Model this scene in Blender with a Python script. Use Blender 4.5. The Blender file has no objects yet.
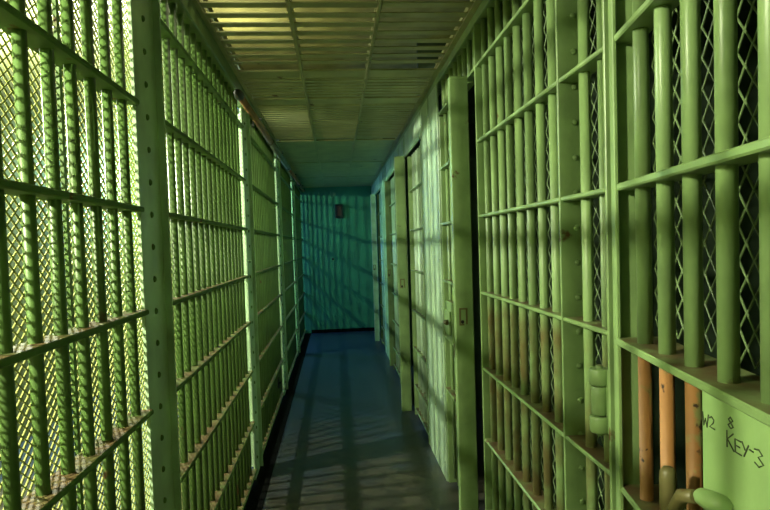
import bpy, math, random
import numpy as np
from mathutils import Vector, Matrix
random.seed(7)
sc = bpy.context.scene
COL = sc.collection
R = math.radians
PI = math.pi

# ------------------------------------------------------------------ materials
def mat(name, base, rough=.45, metal=0., var=.25, vscale=6., rust=0., rust_col=(.10, .045, .018), rscale=9.,
        dust=0., dust_col=(.13, .085, .04), bump=.15, bscale=60., second=None, second_thr=.55, spec=.5, sheen_y=None, band=None, band_col=(.16, .135, .05)):
    m = bpy.data.materials.new(name); m.use_nodes = True
    nt = m.node_tree; N = nt.nodes; L = nt.links
    b = N['Principled BSDF']
    b.inputs['Roughness'].default_value = rough; b.inputs['Metallic'].default_value = metal
    b.inputs['Specular IOR Level'].default_value = spec
    tc = N.new('ShaderNodeTexCoord')
    oi = N.new('ShaderNodeObjectInfo'); va = N.new('ShaderNodeVectorMath'); va.operation = 'MULTIPLY_ADD'      # every object wears differently
    va.inputs[1].default_value = (9., 9., 9.); L.new(oi.outputs['Random'], va.inputs[0]); L.new(tc.outputs['Object'], va.inputs[2])
    def noise(scale, detail=4.):
        n = N.new('ShaderNodeTexNoise'); n.inputs['Scale'].default_value = scale; n.inputs['Detail'].default_value = detail
        L.new(va.outputs[0], n.inputs['Vector']); return n
    def mix(fac, a, bcol):
        x = N.new('ShaderNodeMix'); x.data_type = 'RGBA'
        L.new(fac, x.inputs[0])
        if isinstance(a, tuple): x.inputs[6].default_value = (*a, 1)
        else: L.new(a, x.inputs[6])
        if isinstance(bcol, tuple): x.inputs[7].default_value = (*bcol, 1)
        else: L.new(bcol, x.inputs[7])
        return x.outputs[2]
    def thr(src, lo, hi):
        r = N.new('ShaderNodeMapRange'); r.inputs[1].default_value = lo; r.inputs[2].default_value = hi
        L.new(src, r.inputs[0]); return r.outputs[0]
    n1 = noise(vscale)
    lo = tuple(c * (1 - var) for c in base); hi = tuple(min(1, c * (1 + var)) for c in base)
    col = mix(thr(n1.outputs[0], .3, .7), lo, hi)
    if second:
        n4 = noise(vscale * 1.7, 6.)
        col = mix(thr(n4.outputs[0], second_thr, second_thr + .06), col, second)
    if rust > 0:
        n2 = noise(rscale, 8.)
        col = mix(thr(n2.outputs[0], .72 - rust * .2, .76 - rust * .2), col, rust_col)
    if sheen_y:                                        # bluish daylight sheen painted into the floor colour beyond a ragged line
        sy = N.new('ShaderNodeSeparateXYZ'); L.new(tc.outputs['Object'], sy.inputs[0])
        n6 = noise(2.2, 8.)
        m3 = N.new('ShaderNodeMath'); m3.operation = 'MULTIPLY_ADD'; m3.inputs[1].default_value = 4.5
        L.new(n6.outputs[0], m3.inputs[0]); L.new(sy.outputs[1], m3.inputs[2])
        col = mix(thr(m3.outputs[0], sheen_y[0] + 1.8, sheen_y[0] + 3.4), col, sheen_y[1])
    if band:                                          # handling wear between two heights
        sx = N.new('ShaderNodeSeparateXYZ'); L.new(tc.outputs['Object'], sx.inputs[0])
        n5 = noise(7., 5.)
        m1 = N.new('ShaderNodeMath'); m1.operation = 'MULTIPLY'
        L.new(thr(sx.outputs[2], band[0], band[0] + .15), m1.inputs[0]); L.new(thr(sx.outputs[2], band[1], band[1] - .06), m1.inputs[1])
        m2 = N.new('ShaderNodeMath'); m2.operation = 'MULTIPLY'
        L.new(m1.outputs[0], m2.inputs[0]); L.new(thr(n5.outputs[0], .35, .62), m2.inputs[1])
        col = mix(m2.outputs[0], col, band_col)
    if dust > 0:
        g = N.new('ShaderNodeNewGeometry'); s = N.new('ShaderNodeSeparateXYZ'); L.new(g.outputs['True Normal'], s.inputs[0])
        n3 = noise(14., 5.)
        mu = N.new('ShaderNodeMath'); mu.operation = 'MULTIPLY'
        L.new(thr(s.outputs[2], .8, .95), mu.inputs[0]); L.new(thr(n3.outputs[0], .55 - dust * .4, .75 - dust * .2), mu.inputs[1])
        col = mix(mu.outputs[0], col, dust_col)
    L.new(col, b.inputs['Base Color'])
    if bump:
        nb = noise(bscale, 3.); bp = N.new('ShaderNodeBump'); bp.inputs['Strength'].default_value = bump
        bp.inputs['Distance'].default_value = .003
        L.new(nb.outputs[0], bp.inputs['Height']); L.new(bp.outputs[0], b.inputs['Normal'])
    return m

def emit(name, col, strength):
    m = bpy.data.materials.new(name); m.use_nodes = True; N = m.node_tree.nodes; L = m.node_tree.links
    for n in list(N): N.remove(n)
    e = N.new('ShaderNodeEmission'); e.inputs[0].default_value = (*col, 1); e.inputs[1].default_value = strength
    o = N.new('ShaderNodeOutputMaterial'); L.new(e.outputs[0], o.inputs[0]); return m

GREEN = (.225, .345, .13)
M = dict(
    paint=mat('green_paint', GREEN, .38, dust=.0, rust=.12),
    cross=mat('green_paint_crossbar', GREEN, .42, dust=.85, rust=.28),
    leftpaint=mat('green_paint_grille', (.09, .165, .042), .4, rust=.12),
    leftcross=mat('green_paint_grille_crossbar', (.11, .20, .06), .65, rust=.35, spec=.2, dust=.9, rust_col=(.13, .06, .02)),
    worn=mat('green_paint_worn_bars', GREEN, .38, rust=.06, band=(.45, 1.27)),
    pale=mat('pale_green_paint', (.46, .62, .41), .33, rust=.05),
    plate=mat('lock_plate_paint', (.27, .42, .16), .4, rust=.03, var=.12),
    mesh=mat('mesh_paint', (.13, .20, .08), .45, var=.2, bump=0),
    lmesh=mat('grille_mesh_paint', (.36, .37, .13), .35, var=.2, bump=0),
    orange=mat('orange_primer', (.36, .165, .05), .55, var=.3, rust=.38, rust_col=(.03, .012, .006), rscale=22, second=(.20, .22, .07), second_thr=.54),
    lever=mat('worn_brown_steel', (.14, .12, .045), .45, rust=.5, rust_col=(.10, .04, .015), rscale=20),
    ink=mat('black_marker', (.03, .045, .015), .6, bump=0),
    teal=mat('teal_wall_paint', (.05, .235, .13), .45, var=.15, vscale=3, bump=.2, bscale=25),
    floor=mat('dark_concrete', (.062, .055, .042), .36, var=.35, vscale=4, bump=.12, bscale=30, second=(.042, .037, .030), second_thr=.5, sheen_y=(4.2, (.028, .044, .082))),
    kerb=mat('black_kerb', (.005, .005, .005), .9, spec=.05),
    slat=mat('ceiling_slat_paint', (.37, .37, .18), .42, var=.2, rust=.1),
    slab=mat('slab_concrete', (.36, .36, .17), .8),
    outer=mat('gallery_wall_paint', (.13, .14, .06), .7, var=.12, vscale=2),
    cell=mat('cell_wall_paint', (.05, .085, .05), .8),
    rustpipe=mat('rusty_pipe', (.24, .12, .035), .6, var=.4, rust=.3, rust_col=(.03, .018, .01)),
    conduit=mat('grey_conduit', (.13, .17, .11), .45, metal=.3),
    black=mat('black_iron', (.012, .012, .010), .6),
    redbox=mat('dark_red_box', (.10, .03, .02), .5),
    glassbulb=emit('lit_bulb', (1, .93, .62), 60.),
    coolbulb=emit('lit_cool_bulb', (.55, .9, .85), 60.),
)

# ------------------------------------------------------------------ mesh helpers
class MB:
    def __init__(s): s.v = []; s.f = []; s.sm = []
    def add(s, vs, fs, smooth=False):
        o = len(s.v); s.v += [tuple(p) for p in vs]
        for f in fs: s.f.append(tuple(i + o for i in f)); s.sm.append(smooth if isinstance(smooth, bool) else smooth(f))
    def box(s, x0, x1, y0, y1, z0, z1, bev=0.):
        if x0 > x1: x0, x1 = x1, x0
        if y0 > y1: y0, y1 = y1, y0
        if bev <= 0:
            vs = [(x, y, z) for z in (z0, z1) for (x, y) in ((x0, y0), (x1, y0), (x1, y1), (x0, y1))]
            s.add(vs, [(3, 2, 1, 0), (4, 5, 6, 7), (0, 1, 5, 4), (1, 2, 6, 5), (2, 3, 7, 6), (3, 0, 4, 7)])
        else:                                          # chamfered along every edge of the outline, rings up in z
            b = min(bev, (x1 - x0) * .45, (y1 - y0) * .45, (z1 - z0) * .45)
            def ring(q, z):
                return [(x0 + q + b * (q == 0) , y0 + q, z), (x1 - q - b * (q == 0), y0 + q, z), (x1 - q, y0 + q + b * (q == 0), z), (x1 - q, y1 - q - b * (q == 0), z),
                        (x1 - q - b * (q == 0), y1 - q, z), (x0 + q + b * (q == 0), y1 - q, z), (x0 + q, y1 - q - b * (q == 0), z), (x0 + q, y0 + q + b * (q == 0), z)]
            def r2(z):                                # inset ring
                return [(x0 + b, y0 + b, z), (x1 - b, y0 + b, z), (x1 - b, y0 + b, z), (x1 - b, y1 - b, z), (x1 - b, y1 - b, z), (x0 + b, y1 - b, z), (x0 + b, y1 - b, z), (x0 + b, y0 + b, z)]
            # octagon rings, top and bottom caps as quads
            rings = [ring(0, z0 + b), ring(0, z1 - b)]
            vs = rings[0] + rings[1]
            lo = [(x0 + b, y0 + b, z0), (x1 - b, y0 + b, z0), (x1 - b, y1 - b, z0), (x0 + b, y1 - b, z0)]
            hi = [(x, y, z1) for x, y, _ in lo]
            vs = vs + lo + hi
            fs = [(i, (i + 1) % 8, 8 + (i + 1) % 8, 8 + i) for i in range(8)]
            fs += [(19, 18, 17, 16), (20, 21, 22, 23)]
            fs += [(16, 17, 1, 0), (17, 2, 1), (17, 18, 3, 2), (18, 4, 3), (18, 19, 5, 4), (19, 6, 5), (19, 16, 7, 6), (16, 0, 7)]
            fs += [(8, 9, 21, 20), (9, 10, 21), (10, 11, 22, 21), (11, 12, 22), (12, 13, 23, 22), (13, 14, 23), (14, 15, 20, 23), (15, 8, 20)]
            s.add(vs, fs)
    def tube(s, pts, r, n=14, caps=True):
        pts = [Vector(p) for p in pts]; rs = r if isinstance(r, (list, tuple)) else [r] * len(pts)
        o = len(s.v); prev = None
        for i, p in enumerate(pts):
            t = (pts[min(i + 1, len(pts) - 1)] - pts[max(i - 1, 0)]).normalized()
            if prev is None:
                a = Vector((0, 0, 1)) if abs(t.z) < .9 else Vector((1, 0, 0)); u = t.cross(a).normalized()
            else: u = (prev - t * prev.dot(t)).normalized()
            prev = u; w = t.cross(u)
            for k in range(n):
                q = 2 * PI * k / n; s.v.append(tuple(p + (u * math.cos(q) + w * math.sin(q)) * rs[i]))
        for i in range(len(pts) - 1):
            for k in range(n):
                a = o + i * n + k; b = o + i * n + (k + 1) % n
                s.f.append((a, b, b + n, a + n)); s.sm.append(True)
        if caps:
            s.f.append(tuple(o + k for k in reversed(range(n)))); s.sm.append(False)
            e = o + (len(pts) - 1) * n; s.f.append(tuple(e + k for k in range(n))); s.sm.append(False)
    def dome(s, c, axis, r, h, n=8):                  # rivet head
        ax = Vector(axis).normalized(); c = Vector(c)
        s.tube([c, c + ax * h * .5, c + ax * h * .85, c + ax * h], [r, r * .9, r * .6, r * .15], n)
    def strip(s, path, d0, d1, th):                   # flat bar following a path of (x, y, z): swept rectangle, horizontal width
        pass
    def data(s, name):
        me = bpy.data.meshes.new(name); me.from_pydata(s.v, [], s.f); me.update()
        me.polygons.foreach_set('use_smooth', s.sm); return me

def link(name, me, m, parent=None, loc=(0, 0, 0), rot=(0, 0, 0)):
    o = bpy.data.objects.new(name, me)
    if m is not None and me is not None and not me.materials: me.materials.append(m)
    COL.objects.link(o); o.location = loc; o.rotation_euler = rot
    if parent: o.parent = parent
    return o
def ob(name, mb, m, parent=None, loc=(0, 0, 0), rot=(0, 0, 0)): return link(name, mb.data(name), m, parent, loc, rot)
def tag(o, label, cat, group=None):
    o['label'] = label; o['category'] = cat
    if group: o['group'] = group
    return o
def thing(name, label, cat, loc=(0, 0, 0), rz=0., group=None):
    o = bpy.data.objects.new(name, None); COL.objects.link(o); o.empty_display_size = .1
    o.location = loc; o.rotation_euler = (0, 0, rz); return tag(o, label, cat, group)
def struct(name, mb, m):
    o = ob(name, mb, m); o['kind'] = 'structure'; return o

def expanded(name, w, z0, z1, ps, pz, sw, tilt, d=0.):
    """expanded metal: zigzag strands that touch at the knuckles, each a four sided prism. ps, pz: diamond size along s and z"""
    ns = int(w / (ps / 2)); nz = int((z1 - z0) / pz)
    i = np.arange(ns); k = np.arange(nz)
    I, K = np.meshgrid(i, k)
    def P(I, K):
        sgn = 1 - 2 * ((I + K) % 2)
        return I * ps / 2, z0 + (K + .5) * pz + sgn * pz / 2 * .96
    ax, az = P(I, K); bx, bz = P(I + 1, K)
    ax, az, bx, bz = [q.ravel() for q in (ax, az, bx, bz)]
    dx = bx - ax; dz = bz - az; ln = np.hypot(dx, dz); nx = -dz / ln; nz_ = dx / ln
    flip = np.where(nz_ < 0, -1., 1.); nx *= flip; nz_ *= flip
    h = sw / 2; n = len(ax)
    V = np.zeros((n, 8, 3))
    offs = [(-h, 0), (0, -tilt), (h, 0), (0, tilt)]
    for j, (u, dd) in enumerate(offs):
        V[:, j] = np.stack([ax + nx * u, np.full(n, d + dd), az + nz_ * u], 1)
        V[:, j + 4] = np.stack([bx + nx * u, np.full(n, d + dd), bz + nz_ * u], 1)
    base = np.arange(n)[:, None] * 8
    F = np.concatenate([base + np.array(q) for q in ([0, 1, 5, 4], [1, 2, 6, 5], [2, 3, 7, 6], [3, 0, 4, 7])], 1).reshape(-1, 4)
    me = bpy.data.meshes.new(name)
    me.vertices.add(n * 8); me.vertices.foreach_set('co', V.ravel())
    me.loops.add(F.size); me.loops.foreach_set('vertex_index', F.ravel())
    me.polygons.add(len(F)); me.polygons.foreach_set('loop_start', np.arange(len(F)) * 4)
    me.update(calc_edges=True); me.validate(); return me

_cyl = {}
def bar_data(z0, z1, r=.0155, n=16):
    key = (round(z0, 3), round(z1, 3), r)
    if key not in _cyl:
        b = MB(); b.tube([(0, 0, z0), (0, 0, z1)], r, n); _cyl[key] = b.data('bar')
    return _cyl[key]

CEIL = 2.55; XL = -.56; XR = .655
RZ = [2.31, 1.975, 1.635, 1.285, .935, .604, .27]
LZ = [2.30, 1.96, 1.645, 1.34, 1.04, .72, .385]
def flat(mb, s0, s1, z, th=.013, d0=0., d1=.066): mb.box(s0, s1, d0, d1, z - th / 2, z + th / 2, .0035)

# ------------------------------------------------------------------ the shell
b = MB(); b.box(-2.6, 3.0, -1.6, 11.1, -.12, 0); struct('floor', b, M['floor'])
b = MB(); b.box(-2.6, 3.0, 10.9, 11.1, 0, 3.3); struct('wall_back', b, M['teal'])
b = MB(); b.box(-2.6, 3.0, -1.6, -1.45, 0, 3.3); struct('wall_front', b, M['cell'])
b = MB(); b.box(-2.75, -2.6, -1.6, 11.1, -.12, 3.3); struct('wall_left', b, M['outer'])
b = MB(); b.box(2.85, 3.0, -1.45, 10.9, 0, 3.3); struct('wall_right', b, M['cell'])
b = MB(); b.box(-2.75, 3.0, -1.6, 11.1, 3.3, 3.42); struct('ceiling', b, M['slab'])
for k, y in enumerate((.2, 2.84, 5.5, 7.63, 9.57)):
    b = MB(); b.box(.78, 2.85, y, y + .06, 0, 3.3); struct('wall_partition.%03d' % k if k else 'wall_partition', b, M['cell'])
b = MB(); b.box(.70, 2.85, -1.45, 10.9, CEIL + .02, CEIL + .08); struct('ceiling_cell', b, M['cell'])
b = MB(); b.box(-2.6, -.625, -1.45, 10.9, 2.78, 2.83); struct('ceiling_gallery', b, M['outer'])
b = MB(); b.box(.70, .76, -1.45, .35, 0, CEIL); struct('wall_right_near', b, M['paint'])
b = MB(); b.box(-.66, -.60, -1.45, -.45, 0, CEIL); struct('wall_left_near', b, M['leftpaint'])
b = MB(); b.box(-.62, -.478, -1.45, 10.9, 0, .004); struct('baseboard_left', b, M['kerb'])
b = MB(); b.box(-.47, .7, 10.885, 10.9, 0, .06); struct('baseboard_back', b, M['kerb'])
# top rails
b = MB(); b.box(-.625, -.555, -1.45, 10.9, 2.465, CEIL, .004); struct('trim_1', b, M['leftpaint'])
b = MB(); b.box(.66, .73, .4, 10.9, 2.505, CEIL + .02, .004); struct('trim_2', b, M['paint'])
# ceiling T runners
for k, x in enumerate((-.165, .225)):
    b = MB(); b.box(x - .0065, x + .0065, -1.45, 10.9, CEIL - .003, CEIL + .0005); b.box(x - .003, x + .003, -1.45, 10.9, CEIL, CEIL + .05)
    struct('trim_%d' % (3 + k), b, M['slat'])
b = MB(); b.box(-.56, -.535, -1.45, 10.9, CEIL - .004, CEIL + .03); struct('trim_5', b, M['slat'])
b = MB(); b.box(.632, .66, -1.45, 10.9, CEIL - .004, CEIL + .03); struct('trim_6', b, M['slat'])

# ------------------------------------------------------------------ ceiling grates and plates
bays = [(-.535, -.172, 'left bay'), (-.158, .218, 'middle bay'), (.232, .632, 'right bay')]
runs = [(-1.4, 3.67, .119, 'nearest the camera'), (3.90, 4.36, .075, 'between the first two cross plates'), (4.62, 6.1, .075, 'halfway down the corridor')]
for (x0, x1, bn) in bays:
    for (y0, y1, pitch, rn) in runs:
        t = thing('ceiling_grate', 'olive slatted ceiling grate in the %s, %s' % (bn, rn), 'ceiling grate', ((x0 + x1) / 2, y0, CEIL), 0, 'slatted grates in the ceiling')
        w = (x1 - x0) / 2 - .002; n = int((y1 - y0) / pitch); s_ = MB()
        for i in range(n):
            y = (i + .25) * pitch; d = pitch * (.50 if pitch > .1 else .72)
            vs = []
            for xx in (-w, w):
                vs += [(xx, y, 0), (xx, y + d, .001), (xx, y + d, .006), (xx, y, .005)]
            s_.add(vs, [(0, 1, 5, 4), (1, 2, 6, 5), (2, 3, 7, 6), (3, 0, 4, 7), (3, 2, 1, 0), (4, 5, 6, 7)])
        ob('slats', s_, M['slat'], t)
        for q in (-w + .003, w - .003):
            f = MB(); f.box(q - .002, q + .002, 0, y1 - y0, .0065, .03); ob('stringer', f, M['slat'], t)
plates = [(3.69, 3.88, 'just past the nearest grate'), (4.38, 4.60, 'between the second and third grates')]
plates += [(6.12, 7.7, 'after the last grate'), (7.72, 9.3, 'in the far stretch'), (9.32, 10.88, 'touching the teal end wall')]
for (x0, x1, bn) in bays:
    for (y0, y1, rn) in plates:
        b = MB(); b.box(x0 + .002, x1 - .002, y0, y1, CEIL, CEIL + .006)
        b.box(x0 + .01, x1 - .01, y0, y0 + .02, CEIL - .004, CEIL); b.box(x0 + .01, x1 - .01, y1 - .02, y1, CEIL - .004, CEIL)
        tag(ob('ceiling_plate', b, M['slat']), 'flat sheet metal ceiling plate in the %s, %s' % (bn, rn), 'ceiling plate', 'flat plates in the ceiling')

# ------------------------------------------------------------------ left wall: barred grilles with mesh behind, riveted posts between
posts = [2.01, 4.18, 6.48, 8.75]
SW = .1145
secs = [(-.42, 1.895), (2.125, 4.065), (4.295, 6.365), (6.595, 8.635), (8.865, 10.88)]
lab = ['nearest the camera, up to the first riveted post', 'between the first and second riveted posts', 'between the second and third riveted posts',
       'between the third and fourth riveted posts', 'between the last riveted post and the end wall']
for k, ((y0, y1), lb) in enumerate(zip(secs, lab)):
    # local x runs along +Y, local y points outward (-X)
    t = thing('bar_grille', 'green barred grille on the left wall, ' + lb, 'grille', (XL, y0, 0), PI / 2, 'barred grilles along the left wall')
    w = y1 - y0
    n = int((w - .04) / SW)
    off = (w - (n - 1) * SW) / 2 if k else w - .062 - (n - 1) * SW
    for i in range(n):
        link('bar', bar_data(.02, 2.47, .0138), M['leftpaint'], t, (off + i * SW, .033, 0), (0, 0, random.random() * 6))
    for z in LZ:
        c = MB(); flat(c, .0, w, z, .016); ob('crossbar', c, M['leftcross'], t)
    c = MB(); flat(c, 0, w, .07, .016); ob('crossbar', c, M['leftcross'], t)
    e0, e1 = .0, .0
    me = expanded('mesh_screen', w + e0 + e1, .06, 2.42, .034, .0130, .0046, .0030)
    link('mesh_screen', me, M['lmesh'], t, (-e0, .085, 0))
    for z0_, z1_ in ((.03, .06), (2.42, 2.465)):
        fr = MB(); fr.box(0, w, .078, .092, z0_, z1_); ob('mesh_rail', fr, M['leftpaint'], t)
    if k == 0:
        fr = MB(); fr.box(1.95, 1.966, .074, .082, .06, 2.42); ob('mesh_seam', fr, M['leftpaint'], t)
c = MB(); c.dome((0, 0, 0), (0, 0, 1), .0105, .007); RIV = c.data('rivet')
pl = ['flat green riveted post in the left grille nearest the camera', 'second flat green riveted post along the left grille',
      'third flat riveted post along the left grille', 'last flat riveted post on the left before the end wall']
pmesh = expanded('mesh_screen', .224, .06, 2.42, .034, .0130, .0046, .0030)
for y, lb in zip(posts, pl):
    t = thing('riveted_post', lb, 'post', (XL, y, 0), PI / 2, 'riveted posts in the left grille')
    c = MB(); c.box(-.1145, .1145, .012, .024, .0, 2.43, .002); c.box(.105, .1145, -.010, .07, 0.015, 2.43, .002)
    ob('post_plate', c, M['pale'], t)
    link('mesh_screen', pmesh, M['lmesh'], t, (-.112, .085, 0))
    for i in range(23): link('rivet', RIV, M['leftcross'], t, (-.01, .012, .12 + i * .101), (R(90), 0, 0))
c = MB(); c.box(-.02, .02, -.012, 0, -.05, .05, .003); c.tube([(0, -.012, .0), (0, -.03, 0)], .008)
t = thing('wall_latch', 'small dark latch low on the left grille near the floor', 'latch', (XL - .001, 5.62, .30), PI / 2)
ob('latch_plate', c, M['black'], t)
# pipe under the ceiling on the left
t = thing('rusty_pipe', 'rusty brown pipe running under the ceiling above the left grille', 'pipe', (-.522, 0, 2.40), 0)
def pz(y): return (y - 3.6) * .0125
for a_, b_ in ((3.6, 5.5), (7.3, 10.88)):
    c = MB(); c.tube([(0, a_, pz(a_)), (.003, (a_ + b_) / 2, pz((a_ + b_) / 2) + .004), (0, b_, pz(b_))], .021, 12); ob('pipe_run', c, M['rustpipe'], t)
c = MB(); c.tube([(.003, 5.4, pz(5.4)), (.003, 7.4, pz(7.4))], .028, 12); ob('pipe_sleeve', c, M['conduit'], t)
for y in (3.62, 7.3, 9.6):
    c = MB(); c.tube([(.0, y - .09, pz(y)), (.004, y - .05, pz(y) - .006), (0, y + .04, pz(y)), (0, y + .08, pz(y))], [.006, .024, .028, .016], 12); ob('pipe_coupling', c, M['black'], t)
for y in (4.5, 6.3, 8.4, 10.2):
    c = MB(); c.box(-.034, .03, y - .012, y + .012, pz(y) + .022, pz(y) + .032); c.box(-.034, -.028, y - .012, y + .012, pz(y) - .03, pz(y) + .032); ob('pipe_bracket', c, M['black'], t)

# ------------------------------------------------------------------ right wall.  local x runs toward the camera (-Y), local y into the cells (+X)
RZROT = -PI / 2
def panel_root(name, label, cat, y_far, group=None): return thing(name, label, cat, (XR, y_far, 0), RZROT, group)
def mesh_behind(t, s0, w, z0, z1, d=.082):
    # long axis of the diamonds upright
    me = expanded('mesh_screen', z1 - z0, 0, w, .058, .026, .0056, .0024)
    co = np.zeros(len(me.vertices) * 3); me.vertices.foreach_get('co', co); co = co.reshape(-1, 3)
    co = np.stack([co[:, 2] + s0, -co[:, 1] + d, co[:, 0] + z0], 1); me.vertices.foreach_set('co', co.ravel()); me.update()
    return link('mesh_screen', me, M['mesh'], t)

# barred section beyond the hinge frame, Y 2.80 .. 1.77
t = panel_root('barred_front', 'green barred cell front between the riveted hinge frame and the first jamb post', 'barred front', 2.80, 'barred cell fronts on the right')
for i in range(8):
    link('bar', bar_data(.05, 2.506), M['worn'], t, (.055 + i * .121, .035, 0), (0, 0, random.random() * 6))
for z in RZ:
    c = MB(); flat(c, .012, 1.028, z); ob('crossbar', c, M['cross'], t)
c = MB(); flat(c, .012, 1.028, .06); ob('crossbar', c, M['cross'], t)
c = MB(); c.box(0, .012, -.002, .12, 0, 2.50, .002); ob('end_plate', c, M['paint'], t)
mesh_behind(t, .02, 1.0, .06, 2.5)
# riveted frame that carries the hinge, Y 1.77 .. 1.43
t = panel_root('hinge_frame', 'green riveted steel frame with a hinge beside the ajar cell door', 'door frame', 1.77)
c = MB(); c.box(0, .010, -.002, .075, 0, 2.505, .002); ob('frame_plate', c, M['paint'], t)
c = MB(); c.dome((0, 0, 0), (0, 0, 1), .0095, .006); RIV2 = c.data('rivet')
for i in range(23): link('rivet', RIV2, M['paint'], t, (.010, .048, .13 + i * .1015), (0, R(90), 0))
for s_ in (.115, .235):
    link('bar', bar_data(.05, 2.506), M['paint'], t, (s_, .035, 0), (0, 0, 1))
for z in RZ + [.06]:
    c = MB(); flat(c, .010, .315, z); ob('crossbar', c, M['cross'], t)
c = MB(); c.box(.315, .325, -.004, .07, 0, 2.505, .002); ob('frame_post', c, M['paint'], t)
mesh_behind(t, .015, .30, .06, 2.5)
hn = MB()
for z0_, z1_, r_ in ((1.03, 1.072, .026), (1.075, 1.147, .021), (1.15, 1.192, .026)):
    hn.tube([(.268, -.004, z0_), (.268, -.004, z0_ + .004), (.268, -.004, z1_ - .004), (.268, -.004, z1_)], [r_ * .9, r_, r_, r_ * .9], 16)
hn.box(.262, .316, .004, .016, 1.03, 1.192, .003)
ob('hinge', hn, M['paint'], t)
hn = MB(); hn.tube([(.268, -.004, 1.022), (.268, -.004, 1.2)], .009, 10); ob('hinge_pin', hn, M['cross'], t)

# ajar near cell door
A = R(8.5)
t = thing('cell_door', 'barred cell door ajar nearest the camera, lock plate marked KEY-3', 'cell door', (XR, 1.42, 0), -PI / 2 - A)
W = 1.0
c = MB(); c.box(0, .012, -.002, .078, .05, 2.47, .002); c.box(0, .03, -.004, .006, .05, 2.47, .002); ob('stile', c, M['paint'], t)
c = MB(); c.box(W, W + .012, 0, .07, .05, 2.47, .002); ob('stile', c, M['paint'], t)
ss = [.103, .230, .356, .4846, .6146, .742, .87]
for i, s_ in enumerate(ss):
    link('bar', bar_data(1.28, 2.45, .0165, 24), M['paint'], t, (s_, .035, 0), (0, 0, i * 1.3))
for i, s_ in enumerate(ss[:3]):
    o = link('bar', bar_data(.08, 1.275, .0145, 24), M['orange'], t, (s_ - .004, .035, 0), (0, 0, i * 2.1 + .5)); o['label'] = 'rust orange bar below the sill'
for z in (2.31, 1.975, 1.635):
    c = MB(); flat(c, .012, W, z, .016); ob('crossbar', c, M['cross'], t)
c = MB(); c.box(.012, W, -.006, .105, 1.268, 1.284, .003); ob('sill_plate', c, M['cross'], t)
c = MB(); flat(c, .012, W, .925, .016, 0, .10); ob('crossbar', c, M['cross'], t)
c = MB(); flat(c, .012, W, .10, .016); ob('crossbar', c, M['cross'], t)
c = MB(); flat(c, .012, W, 2.45, .03); ob('top_rail', c, M['paint'], t)
mesh_behind(t, .02, W - .03, 1.30, 2.44, .088)
lp = MB(); lp.box(.449, W, .008, .018, .60, 1.268, .002); lp.box(.449, .457, .018, .09, .60, 1.268, .001)
LP = ob('lock_plate', lp, M['plate'], t)
# handwriting on the plate: strokes in plate units
G = {'W': [[(0, 1), (.22, 0), (.5, .6), (.75, 0), (1, 1)]], '2': [[(0, .8), (.4, 1), (.85, .8), (.7, .5), (0, 0), (1, .02)]],
     '8': [[(.5, .5), (.1, .75), (.5, 1), (.9, .75), (.5, .5), (.0, .22), (.5, 0), (1, .22), (.5, .5)]],
     'K': [[(0, 1), (.02, 0)], [(.9, 1), (.06, .5), (1, .0)]], 'E': [[(.9, 1), (0, .97), (.04, 0), (1, .03)], [(.04, .52), (.76, .54)]],
     'Y': [[(0, 1), (.5, .5)], [(1, 1), (.3, 0)]], '-': [[(0, .5), (1, .5)]],
     '3': [[(0, .9), (.5, 1), (.9, .78), (.4, .55), (1, .28), (.5, 0), (0, .12)]]}
def letters(rows):
    m = MB()
    for ch, a_, b_, z0_, z1_ in rows:
        for line in G[ch]: m.tube([(a_ + x * (b_ - a_), .0076, z0_ + z * (z1_ - z0_)) for x, z in line], .0013, 5)
    return m
for rows in ([('W', .453, .474, 1.206, 1.228), ('2', .478, .496, 1.210, 1.228)], [('8', .540, .556, 1.228, 1.245)],
             [('K', .536, .558, 1.196, 1.222), ('E', .561, .580, 1.197, 1.217), ('Y', .581, .600, 1.199, 1.219), ('-', .603, .613, 1.208, 1.220), ('3', .616, .639, 1.198, 1.222)]):
    ob('handwriting', letters(rows), M['ink'], LP)
# lever and its casting
lv = MB(); lv.tube([(.40, -.03, .60), (.40, -.03, 1.095), (.40, -.03, 1.108), (.40, -.03, 1.115), (.40, -.03, 1.117)], [.0145, .0145, .0135, .009, .002], 18)
ob('lever', lv, M['lever'], t)
lv = MB(); lv.tube([(.40, -.03, 1.02), (.45, -.026, 1.085), (.49, -.02, 1.10)], [.012, .012, .011], 12); ob('lever_link', lv, M['lever'], t)
lv = MB(); lv.tube([(.486, -.016, 1.103), (.490, -.016, 1.103), (.498, -.015, 1.104), (.515, -.011, 1.105), (.532, -.002, 1.104), (.545, .012, 1.100)], [.003, .009, .0135, .016, .017, .015], 16)
ob('lever_lug', lv, M['plate'], t)

# transom bars over the first gap
t = panel_root('transom_grille', 'row of short green bars above the first jamb post, under the ceiling', 'transom grille', 3.82)
for i in range(8):
    link('bar', bar_data(2.30, 2.506), M['paint'], t, (.05 + i * .121, .035, 0))
c = MB(); flat(c, 0, 1.018, 2.31); ob('crossbar', c, M['cross'], t)

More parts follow.
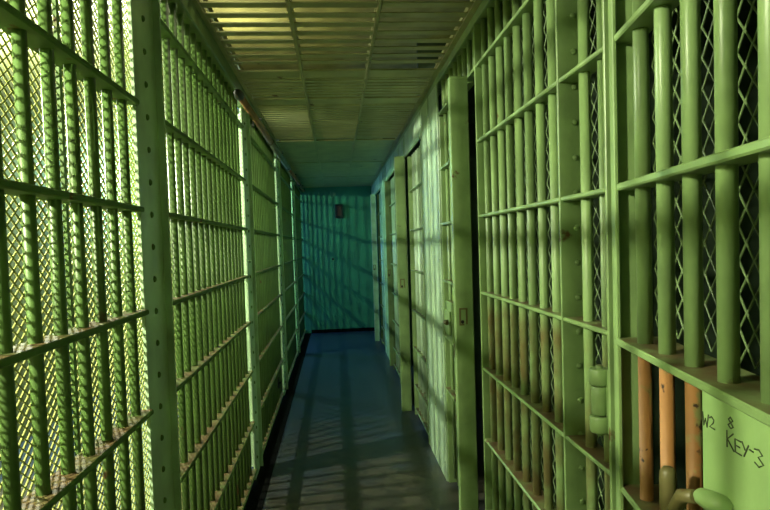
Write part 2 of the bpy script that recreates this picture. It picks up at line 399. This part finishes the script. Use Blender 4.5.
# jamb posts that stand out into the corridor
def jamb(y, x0, x1, label, top=2.29, m='paint'):
    t = thing('jamb_post', label, 'post', (x0, y, 0), RZROT, 'jamb posts on the right wall')
    c = MB(); c.box(-.008, 0, 0, x1 - x0, 0, top, .002); c.box(-.05, -.008, 0, .008, 0, top, .002); c.box(-.05, -.008, x1 - x0 - .008, x1 - x0, 0, top, .002)
    c.box(-.05, 0.0, 0, x1 - x0, top, top + .012, .002)
    ob('post_body', c, M[m], t)
    k = MB(); w = (x1 - x0); kx = w * .42
    k.box(0, .003, kx - .020, kx - .012, 1.125, 1.20); k.box(0, .003, kx + .012, kx + .020, 1.125, 1.20); k.box(0, .003, kx - .020, kx + .020, 1.196, 1.204); k.box(0, .003, kx - .020, kx + .004, 1.12, 1.128)
    kk = ob('keyhole_plate', k, M['lever'], t)
    k = MB(); k.dome((0, kx - .004, 1.137), (1, 0, 0), .009, .004); ob('keyhole', k, M['black'], kk)
    return t
jamb(2.92, .562, .648, 'green jamb post with a keyhole plate beside the first dark gap')
jamb(5.55, .552, .640, 'green jamb post standing past the bright steel panel')
jamb(7.66, .628, .692, 'third jamb post along the right wall, in bluish shade')
jamb(9.70, .570, .640, 'last jamb post on the right before the end wall', m='pale')

# lock grille between the first jamb post and the bright panel
t = panel_root('lock_grille', 'narrow barred bay with a lock box between jamb post and bright panel', 'lock grille', 3.84)
for s_ in (.07, .19, .32, .47, .62):
    link('bar', bar_data(.05, 2.30), M['paint'], t, (s_, .045, 0), (0, 0, s_ * 9))
def bent(mb, path, z, wd=.05, th=.014):
    P = [Vector((a, d)) for a, d in path]; vs = []; n = len(P)
    for i, p in enumerate(P):
        tg = (P[min(i + 1, n - 1)] - P[max(0, i - 1)]).normalized(); nn = Vector((-tg.y, tg.x))
        for q, zz in ((0, -th / 2), (wd, -th / 2), (wd, th / 2), (0, th / 2)):
            v = p + nn * q; vs.append((v.x, v.y, z + zz))
    fs = [(3, 2, 1, 0), tuple(4 * (n - 1) + j for j in range(4))]
    for i in range(n - 1):
        for j in range(4):
            a = 4 * i + j; b_ = 4 * i + (j + 1) % 4; fs.append((a, b_, b_ + 4, a + 4))
    mb.add(vs, fs)
for z in RZ[1:6]:
    c = MB(); bent(c, [(0, .004), (.18, .004), (.30, .002), (.42, -.012), (.55, -.036), (.68, -.062), (.80, -.082), (.862, -.088)], z); ob('crossbar', c, M['cross'], t)
c = MB(); c.box(.13, .36, -.004, .06, .93, 1.17, .006); c.box(.17, .32, -.016, -.004, .98, 1.12, .005)
lk = ob('lock_box', c, M['cross'], t)
c = MB(); c.tube([(.28, -.014, 1.06), (.28, -.03, 1.06), (.30, -.04, 1.06), (.37, -.04, 1.06)], .011, 10); ob('lock_bolt', c, M['lever'], lk)
c = MB(); c.box(-.004, .012, .01, .10, 0, 2.30, .002); ob('end_plate', c, M['paint'], t)

# bright solid panels, barred windows, header plates of the cells further on
c = MB(); c.dome((0, 0, 0), (0, 0, 1), .008, .005); RIV3 = c.data('rivet')
def steel_panel(y0, y1, label):
    t = panel_root('steel_panel', label, 'steel panel', y1, 'solid steel panels on the right')
    w = y1 - y0
    c = MB(); c.box(0, w, 0, .012, 0, 2.505, .002); ob('panel_sheet', c, M['pale'], t)
    for i in range(22):
        for q in (.03, w - .03): link('rivet', RIV3, M['pale'], t, (q, 0, .12 + i * .108), (R(90), 0, 0))
    c = MB(); c.box(w * .5 - .015, w * .5 + .015, -.006, 0, .05, 2.5, .002); ob('seam_strip', c, M['pale'], t)
def bar_window(y0, y1, label):
    t = panel_root('barred_front', label, 'barred front', y1, 'barred cell fronts on the right')
    w = y1 - y0; n = int((w - .04) / .115); off = (w - (n - 1) * .115) / 2
    for i in range(n): link('bar', bar_data(.05, 2.28), M['pale'], t, (off + i * .115, .035, 0), (0, 0, i))
    for z in RZ[1:] + [.06]:
        c = MB(); flat(c, 0.008, w - .008, z); ob('crossbar', c, M['cross'], t)
    c = MB(); c.box(0, .008, -.002, .11, 0, 2.28); ob('end_plate', c, M['paint'], t)
    c = MB(); c.box(w - .008, w, -.002, .11, 0, 2.28); ob('end_plate', c, M['paint'], t)
    mesh_behind(t, .01, w - .02, .06, 2.27)
def header(y0, y1, label):
    t = panel_root('header_plate', label, 'header plate', y1, 'header plates over the cell fronts')
    c = MB(); w = y1 - y0
    c.box(.0, w, -.004, .012, 2.305, 2.505, .002); ob('plate_sheet', c, M['pale'], t)
    c = MB(); c.box(0, w, -.012, -.004, 2.29, 2.312, .002); ob('plate_lip', c, M['paint'], t)
steel_panel(3.85, 4.585, 'bright pale green solid steel panel beside the lock box bay')
bar_window(4.60, 5.43, 'pale barred cell front between the bright panel and the second jamb post')
header(4.60, 5.62, 'pale header plate above the barred front with the second jamb post')
steel_panel(5.74, 6.64, 'solid steel panel just beyond the second jamb post')
bar_window(6.66, 7.45, 'barred cell front between the second and third jamb posts')
header(6.66, 7.74, 'header plate above the barred front before the third jamb post')
steel_panel(7.86, 8.70, 'solid steel panel just beyond the third jamb post')
bar_window(8.72, 9.45, 'barred cell front between the third and last jamb posts')
header(8.72, 9.80, 'header plate above the barred front before the last jamb post')
steel_panel(9.90, 10.86, 'solid steel panel between the last jamb post and the end wall')

# end wall box and eye bolt
t = thing('wall_box', 'small dark box hanging high on the teal end wall', 'box', (.08, 10.9, 2.12))
c = MB(); c.box(-.07, .07, -.06, 0, -.12, .12, .008); ob('box_body', c, M['black'], t)
c = MB(); c.box(-.035, .04, -.066, -.06, -.085, .085, .003); ob('box_face', c, M['redbox'], t)
c = MB(); c.dome((0, 0, 0), (0, -1, 0), .022, .03, 10)
tag(ob('eye_bolt', c, M['black'], None, (-.055, 10.906, 1.29)), 'small dark bolt head at mid height on the teal end wall', 'bolt')

# ------------------------------------------------------------------ lamps in the gallery outside the left grille
def lamp(y, label, bulb, z=2.55, x=-2.28):
    t = thing('gallery_lamp', label, 'lamp', (x, y, z), 0, 'lamps in the gallery outside the left grille')
    c = MB(); c.box(-.32, -.30, -.06, .06, -.06, .10, .004); c.tube([(-.30, 0, .06), (-.08, 0, .06), (0, 0, .05)], .012, 10); c.tube([(0, 0, .10), (0, 0, .06), (0, 0, .035)], [.02, .03, .03], 14)
    ob('bracket', c, M['black'], t)
    c = MB(); c.tube([(0, 0, .035), (0, 0, .02), (0, 0, -.01), (0, 0, -.035), (0, 0, -.048), (0, 0, -.052)], [.015, .02, .034, .03, .016, .003], 16)
    ob('bulb', c, bulb, t)
def point(name, loc, col, energy, r=.05):
    l = bpy.data.lights.new(name, 'POINT'); l.color = col; l.energy = energy; l.shadow_soft_size = r
    o = bpy.data.objects.new(name, l); COL.objects.link(o); o.location = loc; return o
def area(name, loc, aim, sx, sy, col, energy):
    l = bpy.data.lights.new(name, 'AREA'); l.shape = 'RECTANGLE'; l.size = sx; l.size_y = sy; l.color = col; l.energy = energy
    o = bpy.data.objects.new(name, l); COL.objects.link(o); o.location = loc
    o.rotation_euler = (Vector(aim) - Vector(loc)).to_track_quat('-Z', 'Y').to_euler(); return o
WARM = (1., .90, .50); MID = (.85, .95, .6); COOL = (.30, .75, .95)
for y, lb, bulb, colr, e in ((.15, 'bare warm bulb on a bracket outside the nearest left grille', 'glassbulb', (.98, 1, .68), 800),
                             (3.5, 'bare warm bulb on a bracket outside the second left grille', 'glassbulb', (.94, 1, .76), 600),
                             (7.9, 'bare cool bulb on a bracket outside the far left grille', 'coolbulb', (.42, .95, .62), 330)):
    lamp(y, lb, M[bulb]); point('lamp_light', (-2.18, y, 2.50), colr, e, .05)
# soft fill added under the gallery roof, no fixtures there
for y, colr, e in ((.6, (1, .95, .6), 6), (2.6, (1, .95, .6), 8), (4.8, MID, 8), (7.2, COOL, 2)):
    area('gallery_fill_light', (-1.1, y, 2.76), (-1.2, y, 0), .3, 1.8, colr, e)
# lights in the space above the ceiling grates
for x, y, colr, e in ((-.75, 5.0, (1, .92, .48), 24), (-.8, 3.6, (1, .92, .48), 9)):
    point('loft_light', (x, y, 2.86), colr, e, .1)
# daylight reaching the far end of the corridor
b = MB()
for q in ((-2.6, -2.55, 8.8, 8.86, 1.2, 2.5), (-2.6, -2.55, 10.34, 10.4, 1.2, 2.5), (-2.6, -2.55, 8.86, 10.34, 1.2, 1.26), (-2.6, -2.55, 8.86, 10.34, 2.44, 2.5), (-2.6, -2.56, 9.57, 9.63, 1.26, 2.44)): b.box(*q)
struct('window_1', b, M['black'])
area('window_daylight', (-2.57, 9.6, 1.85), (0.2, 7.2, 0), 1.1, 1.4, (.14, .38, 1.), 240)

# ------------------------------------------------------------------ world, camera, view
w = bpy.data.worlds.new('world'); sc.world = w; w.use_nodes = True
w.node_tree.nodes['Background'].inputs[0].default_value = (.2, .3, .2, 1); w.node_tree.nodes['Background'].inputs[1].default_value = .05
yaw = R(4.49); p = R(2.2); phi = .031
fw = Vector((math.sin(yaw) * math.cos(p), math.cos(yaw) * math.cos(p), -math.sin(p)))
r0 = Vector((math.cos(yaw), -math.sin(yaw), 0)); u0 = r0.cross(fw)
rt = r0 * math.cos(phi) - u0 * math.sin(phi); up = r0 * math.sin(phi) + u0 * math.cos(phi)
cd = bpy.data.cameras.new('camera'); cam = bpy.data.objects.new('camera', cd); COL.objects.link(cam)
mw = Matrix((rt, up, -fw)).transposed().to_4x4(); mw.translation = Vector((0, 0, 1.52)); cam.matrix_world = mw
cd.sensor_width = 36; cd.lens = 620 / 770 * 36; cd.shift_y = 13.1 / 770; cd.clip_start = .05
sc.camera = cam
sc.view_settings.view_transform = 'Standard'; sc.view_settings.look = 'None'; sc.view_settings.gamma = 1; sc.view_settings.exposure = -.12
sc.view_settings.use_curve_mapping = False
sc.cycles.max_bounces = 8
